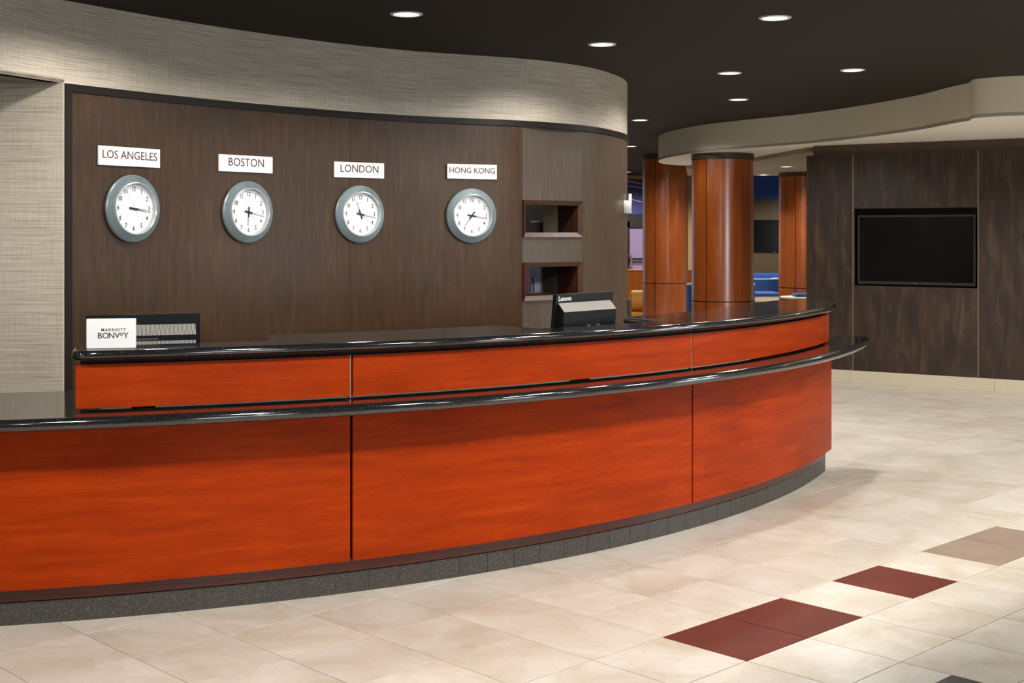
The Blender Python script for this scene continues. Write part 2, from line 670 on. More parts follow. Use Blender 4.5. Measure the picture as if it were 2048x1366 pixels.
tag(link('floor_tile_field', _me, TILE, floor, world=False), kind='stuff')

# ------------------------------------------------------------------ ceiling and room shell
ceiling = link('ceiling', box_me(-9, 11, ROOM_BACK - 0.4, 31, Z_CEIL, Z_CEIL + 0.15), DARKC)
tag(ceiling, 'dark brown painted lobby ceiling', kind='structure')
wf = []
xs = [-9.0]
for x in WINDOW_X: xs += [x - 0.8, x + 0.8]
xs.append(11.0)
for k in range(0, len(xs) - 1, 2): wf.append((xs[k], xs[k + 1], ROOM_BACK - 0.2, ROOM_BACK, 0, Z_CEIL))
for x in WINDOW_X:
    wf.append((x - 0.8, x + 0.8, ROOM_BACK - 0.2, ROOM_BACK, 0, 0.25))
    wf.append((x - 0.8, x + 0.8, ROOM_BACK - 0.2, ROOM_BACK, 2.45, Z_CEIL))
tag(link('wall_front', boxes_me(wf), ROOMW), 'pale entrance wall with tall windows facing the desk', kind='structure')
for k, x in enumerate(WINDOW_X):
    w = link('window_%d' % (k + 1), boxes_me([(x - 0.8, x - 0.74, ROOM_BACK - 0.1, ROOM_BACK, 0.25, 2.45), (x + 0.74, x + 0.8, ROOM_BACK - 0.1, ROOM_BACK, 0.25, 2.45),
                                              (x - 0.74, x + 0.74, ROOM_BACK - 0.1, ROOM_BACK, 0.25, 0.31), (x - 0.74, x + 0.74, ROOM_BACK - 0.1, ROOM_BACK, 2.39, 2.45),
                                              (x - 0.02, x + 0.02, ROOM_BACK - 0.1, ROOM_BACK, 0.31, 2.39)]), TRIMD)
    tag(w, 'tall dark framed window in the entrance wall', kind='structure')
tag(link('wall_side_left', box_me(-8.6, -8.4, ROOM_BACK, 31, 0, Z_CEIL), ROOMW), 'pale painted lobby side wall', kind='structure')
ws_ = []
for y0, y1 in ((ROOM_BACK, SIDE_Y[0] - 0.8), (SIDE_Y[0] + 0.8, SIDE_Y[1] - 0.8), (SIDE_Y[1] + 0.8, 31)): ws_.append((10.3, 10.5, y0, y1, 0, Z_CEIL))
for k, y in enumerate(SIDE_Y):
    ws_ += [(10.3, 10.5, y - 0.8, y + 0.8, 0, 0.25), (10.3, 10.5, y - 0.8, y + 0.8, 2.45, Z_CEIL)]
    w = link('window_%d' % (k + 6), boxes_me([(10.3, 10.4, y - 0.8, y - 0.74, 0.25, 2.45), (10.3, 10.4, y + 0.74, y + 0.8, 0.25, 2.45), (10.3, 10.4, y - 0.74, y + 0.74, 0.25, 0.31),
                                              (10.3, 10.4, y - 0.74, y + 0.74, 2.39, 2.45), (10.3, 10.4, y - 0.02, y + 0.02, 0.31, 2.39)]), TRIMD)
    tag(w, 'tall dark framed window in the right side wall', kind='structure')
tag(link('wall_side_right', boxes_me(ws_), ROOMW), 'pale painted lobby side wall beyond the television wall', kind='structure')

# --- curved espresso wall behind the desk
WALL = Path([(-2.43, 7.19), (-2.168, 7.60), (-1.897, 7.995), (-1.644, 8.31), (-1.399, 8.585), (-1.131, 8.85), (-0.812, 9.11), (-0.55, 9.28),
             (-0.245, 9.43), (0.06, 9.595), (0.345, 9.82), (0.615, 10.15), (0.81, 10.56), (0.935, 10.95), (0.99, 11.4), (0.985, 11.9), (0.86, 12.5), (0.5, 13.1)])
wall_back = empty('wall_back', (-0.8, 9.1, 0))
tag(wall_back, 'curved espresso brown panelled wall behind the reception desk', kind='structure')
s_l, s_a, s_n0, s_n1 = 0.04, WALL.col(700), WALL.col(1045), WALL.col(1163)
Z_TRIM = Z_SOF - 0.042
N1, N2 = (1.566, 1.836), (1.102, 1.380)
gap = 0.0015
link('wall_panel', strip_me(WALL.sub(s_l, s_a - gap), 0, Z_TRIM, 0.03), DARKW, wall_back)
link('wall_panel', strip_me(WALL.sub(s_a + gap, s_n0 - gap), 0, Z_TRIM, 0.03), DARKW, wall_back)
NA, NB = WALL.ev(s_n0), WALL.ev(s_n1)
nich = [(NA[0] + (NB[0] - NA[0]) * k / 6, NA[1] + (NB[1] - NA[1]) * k / 6) for k in range(7)]
link('wall_panel', strips_me(nich, [(0, N2[0]), (N2[1], N1[0]), (N1[1], Z_TRIM)], 0.03), DARKW2, wall_back)
link('wall_panel', strip_me(WALL.sub(s_n1, WALL.L), 0, Z_TRIM, 0.03), DARKW2, wall_back)
s_t1, s_t2 = WALL.col(789), WALL.col(953)
for s0, s1 in ((0.0, s_t1), (s_t1 + 0.002, s_t2), (s_t2 + 0.002, WALL.L)):
    link('trim_strip', strip_me([(p[0], p[1]) for p in [
        (q[0] + n[0] * 0.012, q[1] + n[1] * 0.012) for q, n in zip(WALL.sub(s0, s1), normals2d(WALL.sub(s0, s1)))]], Z_TRIM, Z_SOF, 0.03), TRIMD, wall_back)
_p = WALL.sub(0.0, 0.045, 0.02)
link('trim_strip', strip_me([(q[0] + n[0] * 0.012, q[1] + n[1] * 0.012) for q, n in zip(_p, normals2d(_p))], 0, Z_TRIM, 0.03), TRIMD, wall_back)

# niches: local frame along the flat stretch of wall
NANG = math.atan2(NB[1] - NA[1], NB[0] - NA[0])
NW = math.hypot(NB[0] - NA[0], NB[1] - NA[1])


def local_to(loc, rz):
    return Matrix.Translation(loc) @ Matrix.Rotation(rz, 4, 'Z')


NM = local_to((NA[0], NA[1], 0), NANG)
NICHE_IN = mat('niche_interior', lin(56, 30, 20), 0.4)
for z0, z1 in (N1, N2):
    fw = 0.034
    bm = bmesh.new()
    out = [(0, z0), (NW, z0), (NW, z1), (0, z1)]
    inn = [(fw, z0 + fw), (NW - fw, z0 + fw), (NW - fw, z1 - fw), (fw, z1 - fw)]
    o_ = [bm.verts.new((x, -0.018, z)) for x, z in out]
    ob = [bm.verts.new((x, 0.03, z)) for x, z in out]
    i_ = [bm.verts.new((x, 0.004, z)) for x, z in inn]
    ib = [bm.verts.new((x, 0.06, z)) for x, z in inn]
    for k in range(4):
        n = (k + 1) % 4
        bm.faces.new((o_[k], o_[n], i_[n], i_[k])); bm.faces.new((i_[k], i_[n], ib[n], ib[k]))
        bm.faces.new((ob[n], ob[k], ib[k], ib[n])); bm.faces.new((o_[n], o_[k], ob[k], ob[n]))
    me = bm_mesh(bm); me.transform(NM)
    link('niche_frame', me, FRAMEW, wall_back)
    x0, x1, a, b = fw, NW - fw, z0 + fw, z1 - fw
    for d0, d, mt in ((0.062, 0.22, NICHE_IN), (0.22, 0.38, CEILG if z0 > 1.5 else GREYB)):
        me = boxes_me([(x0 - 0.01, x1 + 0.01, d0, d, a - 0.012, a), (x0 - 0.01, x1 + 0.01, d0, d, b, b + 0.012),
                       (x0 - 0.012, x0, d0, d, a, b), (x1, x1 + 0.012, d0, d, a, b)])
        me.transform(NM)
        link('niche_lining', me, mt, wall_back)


# back office seen through the niches
tag(link('wall_office', box_me(-4.0, 0.72, 11.9, 12.0, 0, Z_CEIL), GREYB), 'dark grey office wall seen through the niches', kind='structure')
cab = empty('office_cabinet', (0.24, 10.55, 0))
tag(cab, 'pale lavender office cabinet seen through the lower wall niche', 'cabinet')
cz = 1.592
link('body', box_me(0.145, 0.40, 10.34, 10.80, 0.04, cz, 0.004), LAVW, cab)
cd_ = link('door', box_me(0.150, 0.395, 10.325, 10.342, 0.06, cz - 0.02, 0.003), LAVW, cab)
link('plinth', box_me(0.16, 0.39, 10.37, 10.78, 0.0, 0.04), GAP, cab)
link('handle', box_me(0.172, 0.182, 10.30, 10.327, 1.14, 1.26, 0.003), SILVER, cd_)
bx = empty('small_box', (0.2, 10.45, cz))
tag(bx, 'small dark box standing in the upper wall niche view', 'box')
link('carton', box_me(0.150, 0.245, 10.38, 10.52, cz, cz + 0.085, 0.003), GREYB, bx)
link('lid', box_me(0.147, 0.248, 10.377, 10.523, cz + 0.085, cz + 0.100, 0.002), LAVW, bx)
po = empty('wall_poster', (0.05, 11.89, 1.0))
tag(po, 'blue poster on the office wall seen through the lower wall niche', 'poster')
link('sheet', box_me(-0.25, 0.36, 11.885, 11.9, 0.95, 1.40), BLUEP, po)
link('pink_stripe', box_me(0.12, 0.17, 11.882, 11.885, 1.02, 1.38), mat('poster_pink', lin(190, 120, 150), 0.6), po)

# --- grasscloth soffit above it and grasscloth wall at the left
SOFF = Path([(-4.6, 2.0), (-3.9, 3.6), (-3.3, 5.0), (-2.85, 6.15), (-2.62, 6.74), (-2.43, 7.19)])
soff_pts = SOFF.sub(0, SOFF.L)[:-1] + WALL.sub(0, WALL.L)
soffit = link('ceiling_soffit', strip_me(soff_pts, Z_SOF, Z_CEIL, 0.05), WEAVE)
tag(soffit, 'curved beige grasscloth bulkhead above the clock wall', kind='structure')
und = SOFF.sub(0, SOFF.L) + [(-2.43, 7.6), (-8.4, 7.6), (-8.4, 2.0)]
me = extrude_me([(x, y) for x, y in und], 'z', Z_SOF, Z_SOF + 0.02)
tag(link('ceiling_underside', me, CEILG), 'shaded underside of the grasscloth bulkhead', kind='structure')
wl = [(-8.4, 7.16), (-5.0, 7.16), (-2.428, 7.16)]
wall_left = link('wall_left', strip_me(wl, 0, Z_SOF, 0.05), WEAVE)
tag(wall_left, 'beige grasscloth wall at the left end of the desk', kind='structure')

# --- cream floating bulkhead at the right
LIP = Path([(10.3, 8.6), (7.0, 9.55), (4.11, 10.63), (3.835, 11.23), (3.72, 12.2), (3.435, 13.25), (3.10, 14.05), (2.55, 14.92), (2.17, 15.68), (1.945, 16.7),
            (1.935, 17.5), (2.10, 18.2), (2.45, 18.6), (2.75, 18.2), (2.98, 16.9), (3.27, 14.72)], 10)
lip_pts = LIP.P[:]
lipo = empty('ceiling_bulkhead', (3.0, 15.0, Z_UNDER))
tag(lipo, 'wavy cream bulkhead dropping from the dark ceiling', kind='structure')
link('bulkhead_face', strip_me(lip_pts, Z_UNDER, Z_CEIL, 0.04, flip=True), CREAM, lipo)
und = lip_pts + [(3.42, 14.5), (5.6, 13.05), (10.3, 9.95)]
me = extrude_me(und, 'z', Z_UNDER + 0.001, Z_UNDER + 0.03)
link('bulkhead_underside', me, CEILW, lipo)
lg = [(2.45, 18.62), (2.75, 18.22), (2.98, 16.92), (3.27, 14.74), (3.45, 14.62), (10.3, 10.2), (10.3, 20.75), (2.75, 20.75)]
tag(link('ceiling_lounge', extrude_me(lg, 'z', Z_LOUNGE, Z_CEIL - 0.005), CEILG), 'grey dropped ceiling over the passage to the lounge', kind='structure')

# ------------------------------------------------------------------ television wall at the right
TVP = Vector((3.447, 14.23, 0))
TVA = math.atan2(-0.661, 1.0)
TVM = local_to(TVP, TVA)


def tv_u(x):
    t = (x - 1024) / F_PX
    z = 16.508 / (1 + 0.661 * t)
    return (Vector((t * z, z, 0)) - TVP).dot(Vector((math.cos(TVA), math.sin(TVA), 0)))


def tv_z(x, y):
    t = (x - 1024) / F_PX
    return EYE - (y - HORIZON) / F_PX * 16.508 / (1 + 0.661 * t)


def flat_panel(x0, x1, z0, z1, y0, th):
    """panel in wall-local space: front at y0, UV in metres"""
    V, Fs, U, sm = strip_parts([(x0, y0), (x1, y0)], z0, z1, th)
    return mesh(V, Fs, U)


wall_tv = empty('wall_right', TVP, TVA)
tag(wall_tv, 'smoked brown panelled television wall at the right', kind='structure')
uL, u1, u2, uR = tv_u(1613), tv_u(1705.5), tv_u(1956), 6.6
PT, PB = 2.432, 0.135
zt0, zt1 = tv_z(1830, 574), tv_z(1830, 416)
for args in ((uL, u1 - 0.006, PB, PT), (u1 + 0.006, u2 - 0.006, zt1, PT), (u1 + 0.006, u2 - 0.006, PB, zt0), (u2 + 0.006, uR, PB, PT)):
    link('wall_panel', flat_panel(*args, 0.0, 0.05), TVW, wall_tv, world=False)
for u in (u1, u2):
    link('seam_strip', box_me(u - 0.005, u + 0.005, 0.004, 0.05, PB, PT), BRASS, wall_tv, world=False)
link('recessed_band', flat_panel(uL + 0.06, uR, PT - 0.1, Z_UNDER + 0.01, 0.06, 0.05), BANDW, wall_tv, world=False)
link('recess_lining', boxes_me([(u1, u2, 0.16, 0.17, zt0 - 0.02, zt1 + 0.02), (u1, u2, 0.05, 0.16, zt0 - 0.02, zt0), (u1, u2, 0.05, 0.16, zt1, zt1 + 0.02),
                                (u1 - 0.01, u1, 0.05, 0.16, zt0, zt1), (u2, u2 + 0.01, 0.05, 0.16, zt0, zt1)]), GAP, wall_tv, world=False)
link('backing', box_me(uL + 0.01, uR, 0.18, 0.3, 0, Z_UNDER), GAP, wall_tv, world=False)
base = empty('baseboard_right', TVP, TVA)
tag(base, 'cream stone baseboard under the television wall', kind='structure')
cuts = [uL, tv_u(1700), tv_u(1989), tv_u(1989) + 1.25, uR]
for a, b in zip(cuts, cuts[1:]):
    link('base_stone', box_me(a + 0.001, b - 0.001, -0.012, 0.17, 0, PB - 0.004, 0.002, 1), STONEB, base, world=False)

tv = empty('television', (TVM @ Vector(((u1 + u2) / 2, 0.06, zt0 + 0.02))).to_tuple(), TVA)
tag(tv, 'black flat screen television set into the smoked brown wall', 'television')
tx0, tx1 = tv_u(1713), tv_u(1949)
tw = (tx1 - tx0) / 2
tz0, tz1 = tv_z(1830, 566.5), tv_z(1830, 426)
th_ = (tz1 - tz0)
link('screen', box_me(-tw + 0.02, tw - 0.02, -0.008, 0.004, 0.03, th_ - 0.02), SCREEN, tv, world=False)
bz = link('bezel', boxes_me([(-tw, tw, -0.012, 0.03, 0, 0.03), (-tw, tw, -0.012, 0.03, th_ - 0.02, th_), (-tw, -tw + 0.02, -0.012, 0.03, 0.03, th_ - 0.02),
                             (tw - 0.02, tw, -0.012, 0.03, 0.03, th_ - 0.02)]), BEZEL, tv, world=False)
link('housing', box_me(-tw + 0.03, tw - 0.03, 0.03, 0.09, 0.03, th_ - 0.03), BLACKP, tv, world=False)
link('logo_mark', box_me(-0.016, 0.016, -0.015, -0.012, 0.012, 0.019), SILVER, bz, world=False)

# ------------------------------------------------------------------ round columns
def column(front, cx, ang, z_top, label, ztop_cap=0.07):
    ax, ay = cx
    r = 0.368
    t = empty('round_column', (ax, ay, 0))
    tag(t, label, 'column', 'cherry veneered round columns')
    core = lathe_me([(0, 0), (r - 0.012, 0), (r - 0.012, z_top - 0.002), (0, z_top - 0.002)], 40)
    link('core', core, GAP, t, world=False)
    link('cap', lathe_me([(r + 0.004, z_top - ztop_cap), (r + 0.004, z_top - 0.001)], 56), CAPM, t, world=False)
    J = 0.783
    def pan(z0, z1):
        P = [(r * math.sin(math.radians(a)), -r * math.cos(math.radians(a))) for a in [k * 88.2 / 20 for k in range(21)]]
        return strip_me(P, z0, z1, 0.012)
    up, lo = pan(J + 0.006, z_top - ztop_cap - 0.004), pan(0.0, J - 0.006)
    for k in range(4):
        for me in (up, lo):
            o = link('veneer_panel', me, COLW, t, world=False)
            o.rotation_euler = (0, 0, math.radians(ang + k * 90 + 0.9))
    return t


def col_at(x, dist):
    return ((x - 1024) / F_PX * dist, dist)


# seam angle is measured from the side facing the camera
column(0, col_at(1445, 15.92), -40, Z_UNDER, 'large glossy cherry column under the tip of the cream bulkhead')
column(0, col_at(1330.5, 21.5), -33, Z_CEIL, 'cherry column reaching the dark ceiling beside the lounge partition')
column(0, col_at(1608, 19.75), -32, Z_LOUNGE, 'cherry column half hidden by the television wall', 0.06)

# ------------------------------------------------------------------ reception desk
desk = empty('reception_desk', pol(5.8, 35) + (0,))
tag(desk, 'long curved reception desk faced with orange cherry panels', 'desk')
A_L, S1, S2, A_E = -6.0, 26.97, 46.58, 66.55
U_L = 16.14


def upper_r(a, r_out, semi):
    """plan radius of the raised part: constant, then an elliptical end"""
    if a <= 62.6: return r_out
    q = min(1.0, (a - 62.6) / semi)
    rm = 5.885
    return rm + (r_out - rm) * math.sqrt(max(0.0, 1 - q ** 2.2))


def upper_arc(a0, a1, r_out, semi, step=0.5):
    n = max(2, int(abs(a1 - a0) / step) + 1)
    out = []
    for i in range(n):
        a = a0 + (a1 - a0) * i / (n - 1)
        out.append(pol(upper_r(a, r_out, semi), a))
    return out


# carcass
link('carcass', strip_me(arc(6.062, A_L, 16.0), 0.09, 0.812, 0.6), GAP, desk)
link('carcass', strip_me(arc(6.062, 16.0, A_E - 0.35), 0.09, 0.812, 0.10), GAP, desk)
link('carcass', strip_me(arc(5.95, 16.4, A_E - 0.35), 0.03, 0.70, 0.50), GREYB, desk)
link('carcass', strip_me(arc(6.062, U_L + 0.15, 61), 0.869, 1.078, 0.10), GAP, desk)
link('carcass', strip_me(upper_arc(61, 70.3, 6.085, 9.4), 0.869, 1.078, 0.05), GAP, desk)
# lower cherry panels
for a0, a1 in ((A_L, S1 - 0.06), (S1 + 0.06, S2 - 0.06), (S2 + 0.06, A_E)):
    link('lower_panel', strip_me(arc(R_PANEL, a0, a1, 0.4), 0.152, 0.808, 0.02, u0=a0 * 0.107), CHERRY, desk)
for a in (S1 - 0.09, S2 - 0.09):
    link('seam_strip', strip_me(arc(R_PANEL - 0.006, a - 0.03, a + 0.045, 0.02), 0.152, 0.808, 0.03), TRIMD, desk)
# dark reveal below the panels
link('reveal_strip', strip_me(arc(6.098, A_L, A_E - 0.15, 0.4), 0.098, 0.156, 0.02), CHERRY_D, desk)
# end return of the lower body
_e0, _e1 = pol(R_PANEL, A_E + 0.02), pol(5.46, A_E + 0.02)
link('end_panel', strip_me([_e0, _e1], 0.152, 0.808, 0.02), CHERRY, desk)
# upper cherry panels
for a0, a1 in ((U_L, S1 - 0.07), (S1 + 0.07, S2 - 0.05), (S2 + 0.05, 65.55)):
    link('upper_panel', strip_me(upper_arc(a0, a1, R_PANEL, 9.4, 0.4), 0.879, 1.059, 0.02, u0=a0 * 0.107 + 3), CHERRY, desk)
link('upper_panel', strip_me(upper_arc(65.75, 71.95, R_PANEL, 9.4, 0.12), 0.879, 1.059, 0.02, u0=9), CHERRY, desk)
for a in (S1 - 0.02, S2 + 0.0):
    link('seam_strip', strip_me(arc(R_PANEL - 0.002, a - 0.055, a + 0.01, 0.02), 0.872, 1.06, 0.03), BRASS, desk)
link('seam_strip', strip_me(upper_arc(65.58, 65.72, R_PANEL + 0.001, 9.4, 0.03), 0.875, 1.06, 0.02), BRASS, desk)
# charcoal kick tiles
STEP = 1.4405
k_ = 13.4697 - STEP * 14
tp = [(R_KICK * math.sin(math.radians(a)), -R_KICK * math.cos(math.radians(a)) + R_KICK) for a in [-STEP / 2 + 0.012 + (STEP - 0.024) * q / 4 for q in range(5)]]
kick_me = strip_me(tp, 0.0, 0.092, 0.02)
a = k_
while a < 65.6:
    o = link('kick_tile', kick_me, KICK, desk)
    p = pol(R_KICK, a + STEP / 2)
    o.matrix_parent_inverse = world_of(desk).inverted()
    o.location = (p[0], p[1], 0)
    o.rotation_euler = (0, 0, math.radians(a + STEP / 2))
    a += STEP
link('kick_grout', strip_me(arc(R_KICK - 0.004, k_, a, 0.4), 0, 0.09, 0.04), GREYP, desk)
link('kick_tile', strip_me([pol(R_KICK, a + 0.02), pol(R_KICK - 0.03, a + 0.12), pol(5.5, a + 0.12)], 0, 0.092, 0.02), KICK, desk)
# staff side work surface and its back panel
ws = arc(5.955, 17.0, 64, 1.0) + arc(4.95, 64, 17.0, 1.0)
link('work_surface', slab_me(ws, 0.725, 0.755, 0.006, 2), GREYB, desk)

# granite top: wide ledge with two notches for the workstations
R_NOSE, R_WIDE, R_NOTCH = 6.188, 5.585, 5.925
o_end = []
for q in range(0, 41):
    tt = math.pi * q / 40
    rr = 5.885 + (R_NOSE - 5.885) * (abs(math.cos(tt)) ** 0.9) * (1 if math.cos(tt) >= 0 else -1) * (1.0 if tt < math.pi / 2 else (5.885 - R_WIDE) / (R_NOSE - 5.885))
    o_end.append(pol(rr, 62.4 + 10.2 * math.sin(tt) ** 1.0))
outline = arc(R_NOSE, U_L + 0.28, 62.0, 0.5) + o_end + arc(R_WIDE, 62.0, 47.9, 0.6)
outline += [pol(R_WIDE + 0.004, 47.6), pol(R_WIDE + 0.02, 47.3), pol(R_WIDE + 0.06, 47.05), pol(R_NOTCH - 0.03, 46.7)]
outline += arc(R_NOTCH, 46.3, 38.4, 0.6) + [pol(R_NOTCH - 0.03, 38.0), pol(R_WIDE + 0.06, 37.6), pol(R_WIDE + 0.02, 37.3), pol(R_WIDE + 0.004, 37.0)]
outline += arc(R_WIDE, 36.6, 25.2, 0.6) + [pol(R_WIDE + 0.004, 24.9), pol(R_WIDE + 0.02, 24.6), pol(R_WIDE + 0.06, 24.35), pol(R_NOTCH - 0.03, 24.0)]
outline += arc(R_NOTCH, 23.6, U_L + 0.2, 0.6) + [pol(R_NOTCH + 0.03, U_L - 0.15), pol(R_NOSE - 0.04, U_L - 0.15), pol(R_NOSE - 0.012, U_L + 0.0)]
top = link('granite_countertop', slab_me(outline, 1.079, 1.12), GRANITE)
tag(top, 'polished black granite top of the raised reception desk', 'countertop')
led = arc(6.335, A_L, 71.0, 0.5) + [pol(6.33, 71.6), pol(6.30, 71.9), pol(6.12, 71.9), pol(6.085, 71.6)]
led += arc(6.075, 71.0, U_L + 0.1, 0.5) + arc(5.36, U_L - 0.02, A_L, 0.6)
ledge = link('granite_ledge', slab_me(led, 0.817, 0.868), GRANITE)
tag(ledge, 'black granite shelf with a rounded edge running along the desk front below the top', 'ledge')

# ------------------------------------------------------------------ clocks and city signs
def clock_numbers():
    out = []
    for h in range(1, 13):
        out.append(text_me(str(h), 0.039, 0.0006, 0.78, bold=0.0003))
    return out


NUM = clock_numbers()
CR = 0.193
case_prof = [(0, 0), (CR - 0.004, 0.0), (CR, 0.004), (CR, 0.016), (CR - 0.004, 0.020)]
for k in range(6):
    r0 = CR - 0.005 - k * 0.0058
    h0 = 0.021 + k * 0.0030
    case_prof += [(r0, h0), (r0 - 0.0008, h0 + 0.0046), (r0 - 0.0036, h0 + 0.0050), (r0 - 0.0046, h0 + 0.0004)]
r_in = CR - 0.041
case_prof += [(r_in, 0.041), (r_in - 0.003, 0.036)]
CASE_ME = lathe_me(case_prof, 72, 'y')
RIM_ME = lathe_me([(r_in + 0.001, 0.039), (r_in - 0.001, 0.045), (r_in - 0.006, 0.047), (r_in - 0.009, 0.044), (r_in - 0.011, 0.017)], 72, 'y')
DIAL_ME = lathe_me([(0, 0.018), (r_in - 0.008, 0.018), (r_in - 0.008, 0.012)], 64, 'y')
HUB_ME = lathe_me([(0, 0.029), (0.005, 0.029), (0.006, 0.027), (0.006, 0.018)], 20, 'y')
DOT_ME = lathe_me([(0, 0.0190), (0.0022, 0.0190), (0.0022, 0.018)], 10, 'y')


def hand_me(length, w, depth, tail=0.034):
    y0, y1 = -depth - 0.001, -depth
    return boxes_me([(-0.0052, 0.0052, y0, y1, -tail, 0.03), (-w, -w + 0.0016, y0, y1, 0.03, length), (w - 0.0016, w, y0, y1, 0.03, length),
                     (-w, w, y0, y1, length, length + 0.0025)])


def clock(s, hour_deg, min_deg, sec_deg, zc, label):
    p, ang = WALL.frame(s)
    t = empty('wall_clock', (p[0], p[1], zc), ang)
    # stand just proud of the curved wall
    t.location = (p[0] + math.sin(ang) * 0.004, p[1] - math.cos(ang) * 0.004, zc)
    tag(t, label, 'clock', 'world clocks on the curved wall')
    link('case', CASE_ME, CASE, t, world=False)
    link('inner_rim', RIM_ME, RIM, t, world=False)
    dl = link('dial', DIAL_ME, DIAL, t, world=False)
    for h in range(12):
        a_ = math.radians(30 * (h + 1))
        o = link('numeral', NUM[h], INKK, dl, world=False)
        o.location = (0.112 * math.sin(a_), -0.019, 0.112 * math.cos(a_))
        o = link('hour_mark', DOT_ME, INKK, dl, world=False)
        o.location = (0.137 * math.sin(a_), 0, 0.137 * math.cos(a_))
    for nm, L, w, dp, dg in (('hour_hand', 0.082, 0.0042, 0.022, hour_deg), ('minute_hand', 0.118, 0.0034, 0.024, min_deg)):
        o = link(nm, hand_me(L, w, dp), INKK, t, world=False)
        o.rotation_euler = (0, math.radians(dg), 0)
    o = link('second_hand', boxes_me([(-0.0008, 0.0008, -0.0275, -0.027, -0.04, 0.118)]), GREYB, t, world=False)
    o.rotation_euler = (0, math.radians(sec_deg), 0)
    link('hub', HUB_ME, INKK, t, world=False)
    return t


def city_sign(s, txt, zc, w, hgt, size, label):
    p, ang = WALL.frame(s)
    t = empty('city_sign', (p[0] + math.sin(ang) * 0.004, p[1] - math.cos(ang) * 0.004, zc), ang)
    tag(t, label, 'sign', 'city name signs above the clocks')
    link('board', box_me(-w / 2, w / 2, -0.010, 0.0, -hgt / 2, hgt / 2, 0.001, 1), SIGNW, t, world=False)
    o = link('lettering', text_me(txt, size, 0.0005, 0.98), INKB, t, world=False)
    o.location = (0, -0.0108, 0.006)
    return t


def wall_z(x, y):
    q = WALL.ev(WALL.col(x))
    return EYE - (y - HORIZON) / F_PX * q[1]


for cx, cy, hd, md, sd, txt, sx, sy, w, size, lab in (
        (262, 417.5, 95, 99, 330, 'LOS ANGELES', 257, 314, 0.445, 0.066, 'Los Angeles'),
        (492.5, 424.5, 184, 102, 140, 'BOSTON', 490, 328, 0.42, 0.072, 'Boston'),
        (717, 428.5, 340, 101, 127, 'LONDON', 717, 340.5, 0.40, 0.072, 'London'),
        (941, 431.5, 217, 99, 101, 'HONG KONG', 943, 343.5, 0.385, 0.058, 'Hong Kong')):
    clock(WALL.col(cx), hd, md, sd, wall_z(cx, cy), 'blue grey rimmed round wall clock under the %s sign' % lab)
    hh = 0.104 if lab != 'Los Angeles' else 0.108
    city_sign(WALL.col(sx), txt, wall_z(sx, sy), w, hh, size, 'white sign board reading %s on the curved wall' % txt)

# letters fixed where the wall turns out of sight
LS = WALL.col(1243)
p, ang = WALL.frame(LS + 0.16)
let = empty('wall_letters', (p[0], p[1], wall_z(1246, 426)), ang)
tag(let, 'silver raised letters at the far turn of the curved wall', 'letters')
for ch, s, size in (('I', LS + 0.02, 0.15), ('N', LS + 0.14, 0.15), ('l', LS + 0.30, 0.24)):
    p, ang = WALL.frame(s)
    me = text_me(ch, size, 0.012, 1.0)
    zmin = min(v.co.z for v in me.vertices)
    me.transform(Matrix.Translation((0, 0, -zmin)))
    me.transform(local_to((p[0] + math.sin(ang) * 0.03, p[1] - math.cos(ang) * 0.03, let.location.z), ang))
    link('letter', me, SIGNW, let)

